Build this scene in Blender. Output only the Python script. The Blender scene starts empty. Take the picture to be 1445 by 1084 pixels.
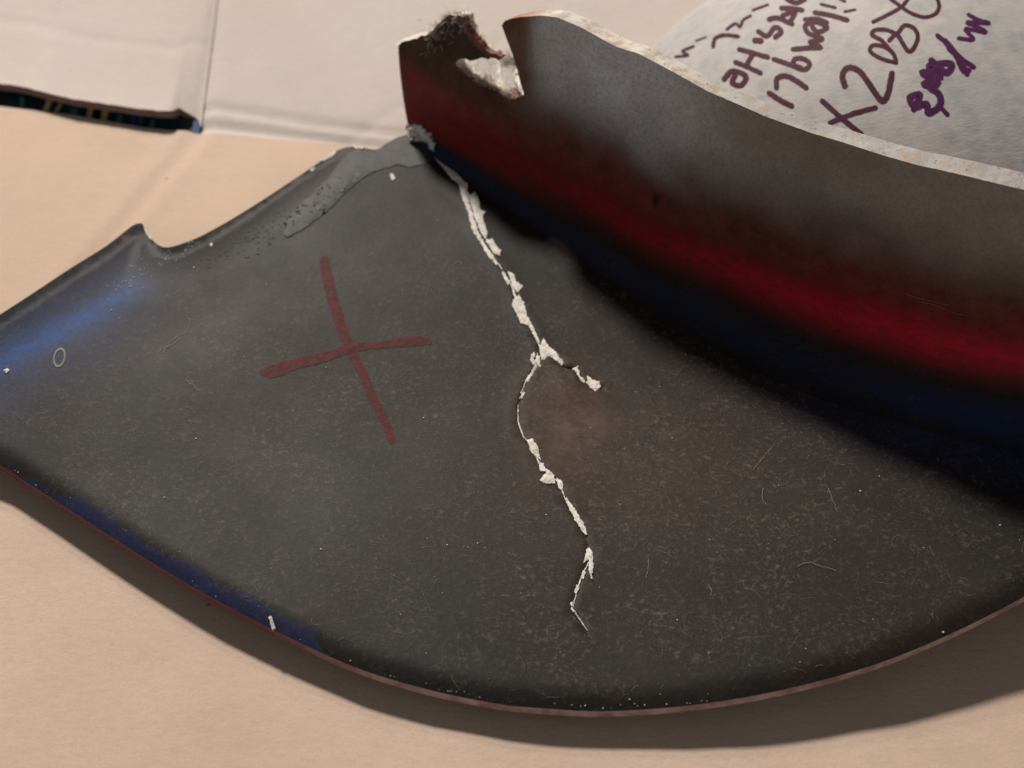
import bpy, math, random
import numpy as np
from mathutils import Vector, noise as mnoise
from mathutils.geometry import delaunay_2d_cdt

random.seed(7)
scene = bpy.context.scene
C = scene.collection

# ---------------------------------------------------------------- camera
W, H = 1445.0, 1084.0
HFOV = math.radians(45.0)
FPX = (W / 2) / math.tan(HFOV / 2)
PITCH = math.radians(45.0)
TARGET = Vector((0, 0, 0.03))
DIST = 0.36
FWD = Vector((0, math.cos(PITCH), -math.sin(PITCH)))
UP = Vector((0, math.sin(PITCH), math.cos(PITCH)))
RIGHT = Vector((1, 0, 0))
CAM = TARGET - FWD * DIST
cd = bpy.data.cameras.new('camera')
cd.angle = HFOV
cd.clip_start = 0.01
cd.clip_end = 50
cd.dof.use_dof = True
cd.dof.focus_distance = 0.352
cd.dof.aperture_fstop = 12.0
cam = bpy.data.objects.new('camera', cd)
C.objects.link(cam)
cam.location = CAM
cam.rotation_euler = (math.pi / 2 - PITCH, 0, 0)
scene.camera = cam

# ---------------------------------------------------------------- world, lamps, exposure
world = bpy.data.worlds.new('World')
scene.world = world
world.use_nodes = True
bg = world.node_tree.nodes['Background']
bg.inputs[0].default_value = (1.0, 0.95, 0.92, 1)
bg.inputs[1].default_value = 0.085


def lamp(name, pos, target, size, power, colour):
    l = bpy.data.lights.new(name, 'AREA')
    l.shape = 'DISK'
    l.size = size
    l.energy = power
    l.color = colour
    o = bpy.data.objects.new(name, l)
    C.objects.link(o)
    o.location = pos
    o.rotation_euler = (Vector(target) - Vector(pos)).to_track_quat('-Z', 'Y').to_euler()
    return o


lamp('key_lamp', (-0.66, 1.72, 1.80), (0, 0.02, 0.02), 0.26, 80.0, (1.0, 0.92, 0.84))
lamp('second_lamp', (-0.62, 2.00, 1.58), (0, 0.02, 0.02), 0.16, 12.0, (1.0, 0.88, 0.76))
lamp('front_fill', (0.25, -1.75, 0.62), (0.1, 0.1, 0.05), 0.9, 4.6, (0.93, 0.96, 1.0))  # added fill from behind the camera, in place of soft room bounce
scene.view_settings.view_transform = 'Standard'
scene.view_settings.look = 'None'
scene.view_settings.exposure = 0.0
scene.view_settings.gamma = 1.0
scene.view_settings.use_curve_mapping = False


# ---------------------------------------------------------------- picking points from pixels
def ray(px, py):
    u = (px - W / 2) / FPX
    v = -(py - H / 2) / FPX
    return (FWD + RIGHT * u + UP * v)


def on_z(px, py, z=0.0):
    d = ray(px, py)
    k = (z - CAM.z) / d.z
    return CAM + d * k


def on_surf(px, py, hf, it=13):
    z = 0.02
    for _ in range(it):
        p = on_z(px, py, z)
        z = z + 0.7 * (hf(p.x, p.y) - z)
    return on_z(px, py, z)


def project(p):
    q = Vector(p) - CAM
    dz = q.dot(FWD)
    return (W / 2 + FPX * q.dot(RIGHT) / dz, H / 2 - FPX * q.dot(UP) / dz)


def smooth(a, b, x):
    t = max(0.0, min(1.0, (x - a) / (b - a)))
    return t * t * (3 - 2 * t)


def catmull(pts, n):
    """dense smooth polyline through pts (tuples of any length), n samples per span"""
    P = [np.array(p, float) for p in pts]
    P = [2 * P[0] - P[1]] + P + [2 * P[-1] - P[-2]]
    out = []
    for i in range(1, len(P) - 2):
        for k in range(n):
            t = k / n
            a, b, c, d = P[i - 1], P[i], P[i + 1], P[i + 2]
            out.append(0.5 * (2 * b + (c - a) * t + (2 * a - 5 * b + 4 * c - d) * t * t + (3 * b - a - 3 * c + d) * t ** 3))
    out.append(P[-2])
    return out


def resample(pts, step):
    pts = [np.array(p, float) for p in pts]
    out = [pts[0]]
    for a, b in zip(pts[:-1], pts[1:]):
        L = np.linalg.norm(b - a)
        n = max(1, int(math.ceil(L / step)))
        for k in range(1, n + 1):
            out.append(a + (b - a) * k / n)
    return out


def dist_poly(x, y, poly):
    """distance from (x, y) to a polyline given as an (n,2) array"""
    a = poly[:-1]
    d = poly[1:] - a
    q = np.array([x, y]) - a
    t = np.clip((q * d).sum(1) / np.maximum((d * d).sum(1), 1e-12), 0, 1)
    r = q - d * t[:, None]
    return math.sqrt((r * r).sum(1).min())


def inside(x, y, poly):
    c = False
    j = len(poly) - 1
    for i in range(len(poly)):
        xi, yi = poly[i]
        xj, yj = poly[j]
        if (yi > y) != (yj > y) and x < (xj - xi) * (y - yi) / (yj - yi) + xi:
            c = not c
        j = i
    return c


# ---------------------------------------------------------------- objects
def tag(o, label=None, cat=None, group=None, kind=None):
    for k, v in (('label', label), ('category', cat), ('group', group), ('kind', kind)):
        if v:
            o[k] = v
    return o


def mesh_obj(name, verts, faces, mats, parent=None, smooth_shade=True, mat_idx=None, attrs=None):
    me = bpy.data.meshes.new(name)
    me.from_pydata([tuple(v) for v in verts], [], [tuple(f) for f in faces])
    for m in (mats if isinstance(mats, (list, tuple)) else [mats]):
        me.materials.append(m)
    if mat_idx is not None:
        me.polygons.foreach_set('material_index', mat_idx)
    if smooth_shade:
        me.polygons.foreach_set('use_smooth', [True] * len(me.polygons))
    for k, vals in (attrs or {}).items():
        at = me.attributes.new(k, 'FLOAT', 'POINT')
        at.data.foreach_set('value', vals)
    me.update()
    o = bpy.data.objects.new(name, me)
    C.objects.link(o)
    if parent:
        o.parent = parent
    return o


def cdt(outline, extra):
    """triangulate a closed 2D outline with extra inner points -> verts, tris"""
    n = len(outline)
    pts = [Vector((p[0], p[1])) for p in outline] + [Vector((p[0], p[1])) for p in extra]
    v, e, f, *_ = delaunay_2d_cdt(pts, [(i, (i + 1) % n) for i in range(n)], [], 0, 1e-7)
    op = [(p[0], p[1]) for p in outline]
    keep = []
    for t in f:
        cx = sum(v[i].x for i in t) / len(t)
        cy = sum(v[i].y for i in t) / len(t)
        if inside(cx, cy, op):
            keep.append(list(t))
    used = sorted({i for t in keep for i in t})
    mp = {i: k for k, i in enumerate(used)}
    return [(v[i].x, v[i].y) for i in used], [[mp[i] for i in t] for t in keep]


def boundary(tris):
    cnt = {}
    for t in tris:
        for a, b in zip(t, t[1:] + t[:1]):
            cnt[(a, b)] = True
    return [(a, b) for (a, b) in cnt if (b, a) not in cnt]


def slab(name, top, bot, tris, mats, parent=None, attrs=None, bevel=0.0):
    """two skins and the edge between them; mats = (top, bottom, edge)"""
    n = len(top)
    verts = list(top) + list(bot)
    faces = [t[:] for t in tris] + [[i + n for i in t[::-1]] for t in tris]
    idx = [0] * len(tris) + [1] * len(tris)
    b = boundary(tris)
    ring = {}
    def dupv(i):
        if i not in ring:
            ring[i] = len(verts)
            verts.append(verts[i])
        return ring[i]
    for (i, j) in b:
        faces.append([dupv(j), dupv(i), dupv(i + n), dupv(j + n)])
        idx.append(2)
    at = {}
    for k, vals in (attrs or {}).items():
        inv = {v: kk for kk, v in ring.items()}
        full = list(vals) + list(vals) + [vals[inv[m] % n] for m in range(2 * n, len(verts))]
        at[k] = full
    return mesh_obj(name, verts, faces, mats, parent, True, idx, at)


# ---------------------------------------------------------------- materials
def new_mat(name, base=(0.5, 0.5, 0.5), rough=0.6):
    m = bpy.data.materials.new(name)
    m.use_nodes = True
    nt = m.node_tree
    p = nt.nodes['Principled BSDF']
    p.inputs['Base Color'].default_value = (*base, 1)
    p.inputs['Roughness'].default_value = rough
    return m, nt, p


class N:
    """small helper for node chains"""
    def __init__(self, nt):
        self.nt = nt
        self.tc = nt.nodes.new('ShaderNodeTexCoord').outputs['Object']

    def map(self, scale=(1, 1, 1), rot=(0, 0, 0)):
        n = self.nt.nodes.new('ShaderNodeMapping')
        n.inputs['Scale'].default_value = scale
        n.inputs['Rotation'].default_value = rot
        self.nt.links.new(self.tc, n.inputs[0])
        return n.outputs[0]

    def noise(self, scale, detail=4, rough=0.55, vec=None, dist=0.0):
        n = self.nt.nodes.new('ShaderNodeTexNoise')
        n.inputs['Scale'].default_value = scale
        n.inputs['Detail'].default_value = detail
        n.inputs['Roughness'].default_value = rough
        n.inputs['Distortion'].default_value = dist
        self.nt.links.new(vec or self.tc, n.inputs['Vector'])
        return n.outputs[0]

    def voro(self, scale, feature='F1', vec=None):
        n = self.nt.nodes.new('ShaderNodeTexVoronoi')
        n.feature = feature
        n.inputs['Scale'].default_value = scale
        self.nt.links.new(vec or self.tc, n.inputs['Vector'])
        return n.outputs[0]

    def ramp(self, fac, a, b, inv=False):
        n = self.nt.nodes.new('ShaderNodeMapRange')
        n.interpolation_type = 'SMOOTHSTEP'
        n.inputs['From Min'].default_value = a
        n.inputs['From Max'].default_value = b
        n.inputs['To Min'].default_value = 1 if inv else 0
        n.inputs['To Max'].default_value = 0 if inv else 1
        self.nt.links.new(fac, n.inputs[0])
        return n.outputs[0]

    def lin(self, fac, a, b):
        n = self.nt.nodes.new('ShaderNodeMapRange')
        n.inputs['To Min'].default_value = a
        n.inputs['To Max'].default_value = b
        self.nt.links.new(fac, n.inputs[0])
        return n.outputs[0]

    def math(self, op, a, b):
        n = self.nt.nodes.new('ShaderNodeMath')
        n.operation = op
        for k, v in ((0, a), (1, b)):
            if isinstance(v, (int, float)):
                n.inputs[k].default_value = v
            else:
                self.nt.links.new(v, n.inputs[k])
        return n.outputs[0]

    def mix(self, fac, a, b):
        n = self.nt.nodes.new('ShaderNodeMix')
        n.data_type = 'RGBA'
        if isinstance(fac, (int, float)):
            n.inputs[0].default_value = fac
        else:
            self.nt.links.new(fac, n.inputs[0])
        for k, v in ((6, a), (7, b)):
            if isinstance(v, tuple):
                n.inputs[k].default_value = (*v, 1)
            else:
                self.nt.links.new(v, n.inputs[k])
        return n.outputs[2]

    def attr(self, name):
        n = self.nt.nodes.new('ShaderNodeAttribute')
        n.attribute_name = name
        return n.outputs['Fac']

    def bump(self, h, strength, dist, prev=None):
        n = self.nt.nodes.new('ShaderNodeBump')
        n.inputs['Strength'].default_value = strength
        n.inputs['Distance'].default_value = dist
        self.nt.links.new(h, n.inputs['Height'])
        if prev is not None:
            self.nt.links.new(prev, n.inputs['Normal'])
        return n.outputs[0]

    def out(self, p, col=None, rough=None, nrm=None):
        for k, v in (('Base Color', col), ('Roughness', rough), ('Normal', nrm)):
            if v is not None:
                self.nt.links.new(v, p.inputs[k])


# charcoal gelcoat with red and blue bands: attributes red, blue, grey, rust, stain
def make_gelcoat():
    m, nt, p = new_mat('charcoal_gelcoat', rough=0.5)
    n = N(nt)
    big = n.noise(14, 5, 0.6)
    mid = n.noise(70, 6, 0.65)
    fine = n.noise(620, 3, 0.6)
    col = n.mix(n.ramp(big, 0.35, 0.7), (0.0100, 0.0098, 0.0092), (0.0150, 0.0115, 0.0092))
    col = n.mix(n.math('MULTIPLY', n.ramp(mid, 0.45, 0.75), 0.3), col, (0.030, 0.027, 0.024))
    col = n.mix(n.math('MULTIPLY', n.attr('rust'), n.lin(n.ramp(n.noise(130, 6, 0.75), 0.3, 0.7), 0.25, 1.0)), col, (0.105, 0.055, 0.036))
    gcol = n.mix(n.ramp(mid, 0.3, 0.75), (0.68, 0.70, 0.73), (0.56, 0.56, 0.56))
    gcol = n.mix(n.attr('cream'), n.mix(n.ramp(mid, 0.3, 0.75), (0.54, 0.48, 0.42), (0.42, 0.36, 0.31)), gcol)
    gcol = n.mix(n.math('MULTIPLY', n.ramp(n.noise(900, 4, 0.7), 0.40, 0.70), 0.5), gcol, (0.27, 0.23, 0.20))
    col = n.mix(n.attr('grey'), col, gcol)
    wst = n.noise(120, 6, 0.75, n.map((0.8, 0.8, 5), (0, 0.25, 0)), 0.5)
    col = n.mix(n.math('MULTIPLY', n.attr('grey'), n.math('MULTIPLY', n.ramp(wst, 0.45, 0.75), 0.35)), col, (0.26, 0.21, 0.17))
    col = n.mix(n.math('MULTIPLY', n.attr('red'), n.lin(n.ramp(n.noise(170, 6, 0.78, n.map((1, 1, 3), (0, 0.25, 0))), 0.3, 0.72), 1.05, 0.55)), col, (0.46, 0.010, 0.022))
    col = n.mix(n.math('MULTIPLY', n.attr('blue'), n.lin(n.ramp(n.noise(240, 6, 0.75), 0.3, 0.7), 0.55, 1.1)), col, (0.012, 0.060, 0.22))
    col = n.mix(n.attr('stain'), col, (0.13, 0.055, 0.025))
    col = n.mix(n.attr('black'), col, (0.008, 0.008, 0.009))
    # dark blue overspray with a ragged border along the front edge
    ed = n.math('ADD', n.attr('edge'), n.math('MULTIPLY', n.math('SUBTRACT', n.noise(75, 6, 0.75), 0.5), 0.9))
    col = n.mix(n.math('MULTIPLY', n.ramp(ed, 0.25, 0.36, True), 0.5), col, (0.012, 0.022, 0.085))
    # dust: three crossing fields of fine fibres, fine grains, wiped patches
    fx = None
    for rz, thr in ((0.35, 0.60), (1.5, 0.62), (2.5, 0.62)):
        st = n.ramp(n.noise(330, 4, 0.7, n.map((0.35, 2.2, 1), (0, 0, rz)), 1.2), thr, thr + 0.16)
        fx = st if fx is None else n.math('MAXIMUM', fx, st)
    patch = n.ramp(n.noise(38, 6, 0.72, None, 0.6), 0.38, 0.68)
    dust = n.math('MAXIMUM', n.math('MULTIPLY', fx, 0.55), n.math('MULTIPLY', n.ramp(fine, 0.52, 0.76), 0.45))
    dust = n.math('MULTIPLY', n.math('MULTIPLY', dust, n.lin(patch, 0.25, 1.0)), n.attr('dust'))
    col = n.mix(dust, col, (0.200, 0.155, 0.115))
    vf = n.noise(1500, 2, 0.6)
    col = n.mix(n.math('MULTIPLY', n.math('MULTIPLY', n.ramp(vf, 0.50, 0.75), n.lin(patch, 0.15, 0.6)), n.attr('dust')), col, (0.100, 0.078, 0.058))
    rough = n.lin(n.noise(26, 6, 0.7), 0.46, 0.64)
    b = n.bump(fine, 0.10, 0.0006)
    b = n.bump(n.noise(8, 2), 0.03, 0.004, b)
    n.out(p, col, rough, b)
    p.inputs['Specular IOR Level'].default_value = 0.135
    return m


GEL = make_gelcoat()


def make_cardboard(name, a, b):
    m, nt, p = new_mat(name, rough=0.9)
    n = N(nt)
    big = n.noise(9, 4, 0.6)
    fib = n.noise(260, 5, 0.7, n.map((1, 2.2, 1), (0, 0, 0.5)))
    fine = n.noise(900, 2)
    col = n.mix(n.ramp(big, 0.3, 0.7), a, b)
    col = n.mix(n.math('MULTIPLY', n.ramp(fib, 0.35, 0.75), 0.35), col, tuple(c * 0.78 for c in a))
    col = n.mix(n.math('MULTIPLY', n.ramp(fine, 0.68, 0.8), 0.3), col, tuple(c * 0.5 for c in a))
    col = n.mix(n.math('MULTIPLY', n.ramp(n.noise(34, 6, 0.7), 0.42, 0.7), 0.28), col, tuple(c * 0.80 for c in a))
    col = n.mix(n.math('MULTIPLY', n.ramp(n.noise(480, 4, 0.7, n.map((0.3, 2.5, 1), (0, 0, 1.1))), 0.60, 0.75), 0.22), col, tuple(c * 0.62 for c in a))
    col = n.mix(n.math('MULTIPLY', n.ramp(n.noise(1300, 3, 0.7), 0.40, 0.72), 0.30), col, tuple(c * 0.70 for c in a))
    sp = n.voro(85)
    col = n.mix(n.math('MULTIPLY', n.ramp(sp, 0.03, 0.07, True), n.ramp(n.noise(40, 2), 0.57, 0.62)), col, tuple(c * 0.25 for c in a))
    bb = n.bump(fib, 0.25, 0.0006)
    bb = n.bump(n.noise(1300, 3, 0.7), 0.25, 0.0003, bb)
    bb = n.bump(n.noise(60, 3), 0.12, 0.002, bb)
    n.out(p, col, None, bb)
    p.inputs['Specular IOR Level'].default_value = 0.15
    return m


CARD = make_cardboard('kraft_cardboard', (0.60, 0.462, 0.368), (0.56, 0.425, 0.33))
CARD2 = make_cardboard('pale_cardboard', (0.60, 0.53, 0.49), (0.57, 0.49, 0.445))  # same board; the greyer light on the flaps is put into the colour
CARDEDGE = make_cardboard('cut_cardboard_edge', (0.20, 0.14, 0.12), (0.13, 0.09, 0.09))  # dark copy of the board: shade on the cut edges is in the colour


def make_rim():
    m, nt, p = new_mat('worn_fibreglass_edge', rough=0.6)
    n = N(nt)
    a = n.noise(190, 6, 0.7)
    b = n.noise(520, 4, 0.7)
    col = n.mix(n.ramp(n.noise(70, 4), 0.4, 0.65), (0.70, 0.61, 0.51), (0.56, 0.55, 0.53))
    col = n.mix(n.attr('cream'), n.mix(n.ramp(n.noise(60, 5, 0.7), 0.35, 0.65), (0.43, 0.44, 0.435), (0.27, 0.26, 0.245)), col)
    col = n.mix(n.math('MULTIPLY', n.ramp(a, 0.46, 0.64), 0.75), col, (0.36, 0.26, 0.18))
    col = n.mix(n.ramp(b, 0.59, 0.68), col, (0.13, 0.11, 0.10))
    col = n.mix(n.attr('stain'), col, n.mix(n.ramp(a, 0.4, 0.65), (0.42, 0.16, 0.06), (0.12, 0.05, 0.03)))
    col = n.mix(n.attr('red'), col, (0.10, 0.03, 0.035))
    n.out(p, col, None, n.bump(a, 0.25, 0.0010, n.bump(b, 0.3, 0.0006)))
    return m


RIM = make_rim()


def make_lip():
    m, nt, p = new_mat('worn_red_lip', rough=0.45)
    n = N(nt)
    a = n.noise(160, 6, 0.7)
    col = n.mix(n.attr('lip'), (0.15, 0.035, 0.035), n.mix(n.ramp(a, 0.35, 0.65), (0.42, 0.30, 0.26), (0.24, 0.13, 0.12)))
    n.out(p, col)
    return m


LIP = make_lip()
RED, _, _ = new_mat('maroon_paint', (0.11, 0.010, 0.014), 0.35)


def make_shell():
    m, nt, p = new_mat('bare_fibreglass', rough=0.7)
    n = N(nt)
    v = n.map((1, 1, 1), (0.2, 0.1, 0.8))
    big = n.noise(22, 4, 0.6)
    mat_ = n.noise(340, 5, 0.7, n.map((1.0, 2.4, 2), (0.3, 0.1, 0.7)), 0.4)
    cell = n.voro(160)
    col = n.mix(n.ramp(big, 0.35, 0.65), (0.47, 0.43, 0.42), (0.36, 0.36, 0.36))
    col = n.mix(n.math('MULTIPLY', n.ramp(mat_, 0.35, 0.7), 0.55), col, (0.31, 0.28, 0.265))
    col = n.mix(n.math('MULTIPLY', n.ramp(n.noise(75, 5, 0.7), 0.42, 0.68), 0.55), col, (0.28, 0.28, 0.28))
    col = n.mix(n.math('MULTIPLY', n.ramp(cell, 0.25, 0.6), 0.15), col, (0.64, 0.62, 0.60))
    n.out(p, col, None, n.bump(mat_, 0.28, 0.0007, n.bump(n.noise(45, 3), 0.08, 0.003)))
    return m


SHELL = make_shell()


def make_filler():
    m, nt, p = new_mat('white_filler', rough=0.85)
    n = N(nt)
    a = n.noise(350, 5, 0.7)
    col = n.mix(n.ramp(a, 0.35, 0.68), (0.80, 0.77, 0.71), (0.55, 0.51, 0.46))
    col = n.mix(n.ramp(n.noise(900, 2), 0.64, 0.74), col, (0.12, 0.11, 0.10))
    n.out(p, col, None, n.bump(a, 0.7, 0.0010))
    return m


FILLER = make_filler()


def make_filler_fibre():
    m, nt, p = new_mat('matted_white_fibre', rough=0.85)
    n = N(nt)
    a = n.noise(300, 5, 0.7, n.map((2.5, 1, 0.8), (0, 0.6, 0)), 0.6)
    col = n.mix(n.ramp(a, 0.35, 0.7), (0.90, 0.87, 0.84), (0.70, 0.64, 0.58))
    col = n.mix(n.ramp(n.noise(120, 3), 0.58, 0.72), col, (0.34, 0.20, 0.12))
    n.out(p, col, None, n.bump(a, 0.9, 0.0020))
    return m



def make_resin():
    m, nt, p = new_mat('dark_resin', rough=0.4)
    n = N(nt)
    a = n.noise(160, 5, 0.6)
    col = n.mix(n.ramp(a, 0.35, 0.7), (0.022, 0.023, 0.022), (0.034, 0.033, 0.031))
    col = n.mix(n.math('MULTIPLY', n.ramp(n.noise(700, 3), 0.6, 0.72), 0.4), col, (0.25, 0.23, 0.21))
    n.out(p, col, n.lin(a, 0.52, 0.66), n.bump(a, 0.15, 0.0008))
    p.inputs['Specular IOR Level'].default_value = 0.26
    return m


RESIN = make_resin()


def make_ink(name, c1, c2, cover):
    m, nt, p = new_mat(name, rough=0.6)
    n = N(nt)
    a = n.noise(420, 5, 0.7)
    n.out(p, n.mix(n.ramp(a, 0.35, 0.65), c1, c2))
    p.inputs['Specular IOR Level'].default_value = 0.08
    tr = nt.nodes.new('ShaderNodeBsdfTransparent')
    mx = nt.nodes.new('ShaderNodeMixShader')
    fac = n.lin(n.noise(520, 5, 0.75), cover[0], cover[1])
    cl_ = n.math('MINIMUM', n.math('MAXIMUM', fac, 0.12), 1.0)
    nt.links.new(cl_, mx.inputs[0])
    nt.links.new(tr.outputs[0], mx.inputs[1])
    nt.links.new(p.outputs[0], mx.inputs[2])
    nt.links.new(mx.outputs[0], nt.nodes['Material Output'].inputs[0])
    return m


INK_RED = make_ink('dry_red_marker', (0.160, 0.036, 0.038), (0.105, 0.024, 0.026), (-0.50, 1.60))
INK_PURPLE = make_ink('purple_marker', (0.080, 0.020, 0.036), (0.055, 0.012, 0.026), (0.85, 1.15))
INK_VIOLET = make_ink('violet_marker', (0.085, 0.018, 0.085), (0.060, 0.012, 0.055), (0.85, 1.1))
FIBRE, _, fp = new_mat('white_glass_fibre', (0.88, 0.84, 0.80), 0.6)
LINT, _, _ = new_mat('pale_lint', (0.46, 0.40, 0.34), 0.9)
SPECK, _, _ = new_mat('pale_grit', (0.62, 0.58, 0.52), 0.8)
TABLE, _, _ = new_mat('dark_table', (0.03, 0.028, 0.03), 0.6)


# ---------------------------------------------------------------- the setting: cardboard
seam_px = [(-900, 20), (-400, 92), (0, 148), (100, 160), (200, 177), (278, 184), (400, 194), (500, 204), (650, 218), (900, 240), (1300, 268), (1900, 300), (2600, 330)]
seam = np.array([on_z(x, y).to_2d()[:] for x, y in seam_px])
crease = np.array([on_z(x, y).to_2d()[:] for x, y in [(281, 184), (150, 340), (40, 470), (-300, 860)]])


def seam_y(x):
    return float(np.interp(x, seam[:, 0], seam[:, 1]))


def groove(d, w, depth):
    return -depth * math.exp(-(d / w) ** 2)


def floor_z(x, y):
    z = 0.0009 * mnoise.noise(Vector((x * 9, y * 9, 0))) + 0.00035 * mnoise.noise(Vector((x * 40, y * 40, 3)))
    d = dist_poly(x, y, crease)
    z += groove(d, 0.0028, 0.0011) + 0.0006 * math.exp(-((d - 0.006) / 0.004) ** 2)
    return z - 0.0009


xs = np.arange(-0.46, 0.56, 0.0034)
NY = 130
verts, faces = [], []
for x in xs:
    y1 = seam_y(x)
    for j in range(NY + 1):
        y = -0.32 + (y1 + 0.32) * j / NY
        verts.append((x, y, floor_z(x, y)))
for i in range(len(xs) - 1):
    for j in range(NY):
        a = i * (NY + 1) + j
        faces.append((a, a + NY + 1, a + NY + 2, a + 1))
nb = len(verts)
for i, x in enumerate(xs):                                    # cut edge, 4 mm board
    v = verts[i * (NY + 1) + NY]
    verts += [v, (v[0], v[1], v[2] - 0.004)]
for i in range(len(xs) - 1):
    a = nb + 2 * i
    faces.append((a, a + 2, a + 3, a + 1))
fl = mesh_obj('cardboard_floor', verts, faces, [CARD, CARDEDGE], mat_idx=[0] * ((len(xs) - 1) * NY) + [1] * (len(xs) - 1))
tag(fl, kind='structure')

FLAP = math.tan(math.radians(9))


def flap_base(x, y):
    return (y - seam_y(x)) * FLAP


line2 = np.array([on_z(x, y, 0.002).to_2d()[:] for x, y in [(292, 148), (330, 154), (450, 172), (600, 190), (800, 214), (1300, 250)]])
line1 = np.array([on_z(x, y, 0.001).to_2d()[:] for x, y in [(285, 172), (360, 180), (500, 197), (650, 211), (900, 233), (1300, 261)]])
line3 = np.array([on_z(x, y, 0.004).to_2d()[:] for x, y in [(470, 196), (560, 150), (640, 110), (780, 40)]])
fold = [on_surf(x, y, flap_base) for x, y in [(281, 184), (287, 150), (297, 70), (306, 0), (330, -190)]]
foldp = np.array([p.to_2d()[:] for p in fold])


def flapR_z(x, y):
    z = flap_base(x, y) + 0.0007 * mnoise.noise(Vector((x * 11, y * 11, 5)))
    z += groove(dist_poly(x, y, line2), 0.0022, 0.0013)
    z += groove(dist_poly(x, y, line1), 0.0032, 0.0017)
    z += groove(dist_poly(x, y, line3), 0.0016, 0.0005)
    z += groove(dist_poly(x, y, foldp), 0.0028, 0.0016)
    return z - 0.0008


def flap_mesh(name, zfun, x_lo, x_hi, lo, hi, lift=None, step=0.0026, ny=110):
    n = int((x_hi - x_lo) / step)
    vs, fs, mi = [], [], []
    for i in range(n + 1):
        t = i / n
        for j in range(ny + 1):
            s = (j / ny) ** 1.25
            ax, ay = lo(t)
            bx, by = hi(t)
            x, y = ax + (bx - ax) * s, ay + (by - ay) * s
            vs.append((x, y, zfun(x, y)))
    for i in range(n):
        for j in range(ny):
            a = i * (ny + 1) + j
            fs.append((a, a + ny + 1, a + ny + 2, a + 1))
            mi.append(0)
    nb = len(vs)
    for i in range(n + 1):
        v = vs[i * (ny + 1)]
        vs += [v, (v[0], v[1] + 0.0006, v[2] - 0.0038)]
    for i in range(n):
        a = nb + 2 * i
        fs.append((a, a + 1, a + 3, a + 2))
        mi.append(1)
    o = mesh_obj(name, vs, fs, [CARD2, CARDEDGE], mat_idx=mi)
    return tag(o, kind='structure')


YB = 0.62
f0, f1 = fold[0], fold[-1]
fd = (foldp[-1] - foldp[0]) / (foldp[-1][1] - foldp[0][1])


def fold_at(y):
    return foldp[0][0] + fd[0] * (y - foldp[0][1])


xr = foldp[0][0]
flap_mesh('cardboard_flap_right', flapR_z, xr, 0.62,
          lambda t: (xr + (0.62 - xr) * t, seam_y(xr + (0.62 - xr) * t) + 0.0004),
          lambda t: (fold_at(YB) + (0.66 - fold_at(YB)) * t, YB))

# left flap: its lower edge is torn ragged and stands a few millimetres off the floor board
edge_px = [(-900, -20), (-400, 66), (0, 118), (30, 122), (60, 130), (100, 140), (140, 146), (180, 152), (225, 157), (240, 157), (252, 151), (262, 157), (280, 167), (283, 176)]


def edge_h(px):
    return 0.0058 * smooth(284, 235, px) + 0.0002


edge = []
for (x, y) in resample(edge_px, 6):
    edge.append(on_z(x, y + 1.3 * mnoise.noise(Vector((x * 0.11, 0, 0))), edge_h(x)))
ep = np.array([p[:] for p in edge])
exs = ep[:, 0]


def flapL_z(x, y):
    ex = min(x - (fold_at(y) - foldp[0][0]), exs[-1])
    ey = float(np.interp(ex, exs, ep[:, 1]))
    ez = float(np.interp(ex, exs, ep[:, 2]))
    sy = seam_y(ex)
    z = (ez - (ey - sy) * FLAP) * math.exp(-max(0, y - ey) / 0.03) + (y - sy) * FLAP
    z += 0.0009 * mnoise.noise(Vector((x * 14, y * 14, 2)))
    z += groove(dist_poly(x, y, foldp), 0.0028, 0.0016)
    q = (y - ey) - 0.045
    return z + groove(q, 0.002, 0.0005)


flap_mesh('cardboard_flap_left', flapL_z, -0.50, xr,
          lambda t: tuple(np.array([np.interp(t, np.linspace(0, 1, len(ep)), ep[:, k]) for k in (0, 1)])),
          lambda t: (-0.62 + (fold_at(YB) + 0.62) * t, YB), step=0.002)

tb = mesh_obj('table_top', [(-1.2, -0.9, -0.012), (1.2, -0.9, -0.012), (1.2, 1.3, -0.012), (-1.2, 1.3, -0.012)], [(0, 1, 2, 3)], TABLE)
tag(tb, kind='structure')


# printed strip that shows in the gap under the left flap
def make_print():
    m, nt, p = new_mat('dark_printed_card', rough=0.4)
    n = N(nt)
    s = n.noise(60, 4, 0.7, n.map((1, 0.25, 1)), 0.6)
    col = n.mix(n.ramp(s, 0.40, 0.6), (0.012, 0.035, 0.040), (0.012, 0.014, 0.022))
    col = n.mix(n.ramp(n.noise(95, 2, 0.5, n.map((1, 0.1, 1))), 0.6, 0.66), col, (0.05, 0.07, 0.13))
    n.out(p, col)
    return m


PRINT = make_print()
YEL, _, _ = new_mat('ochre_print', (0.55, 0.40, 0.16), 0.5)
BLU, _, _ = new_mat('blue_print', (0.015, 0.045, 0.17), 0.6)
TEA, _, _ = new_mat('teal_print', (0.04, 0.14, 0.14), 0.4)
root = bpy.data.objects.new('printed_carton', None)
C.objects.link(root)
root.location = (0, 0, 0)
tag(root, 'dark printed carton showing through the torn gap under the cardboard flap', 'carton')


def strip_pt(px, f):
    """f = 0 at the floor's cut edge, 1 under the flap's edge"""
    x, y = on_z(px, float(np.interp(px, [p[0] for p in seam_px], [p[1] for p in seam_px])))[:2]
    return Vector((x, y + 0.0012 + 0.0085 * f, -0.0045 + 0.0035 * f))


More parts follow.
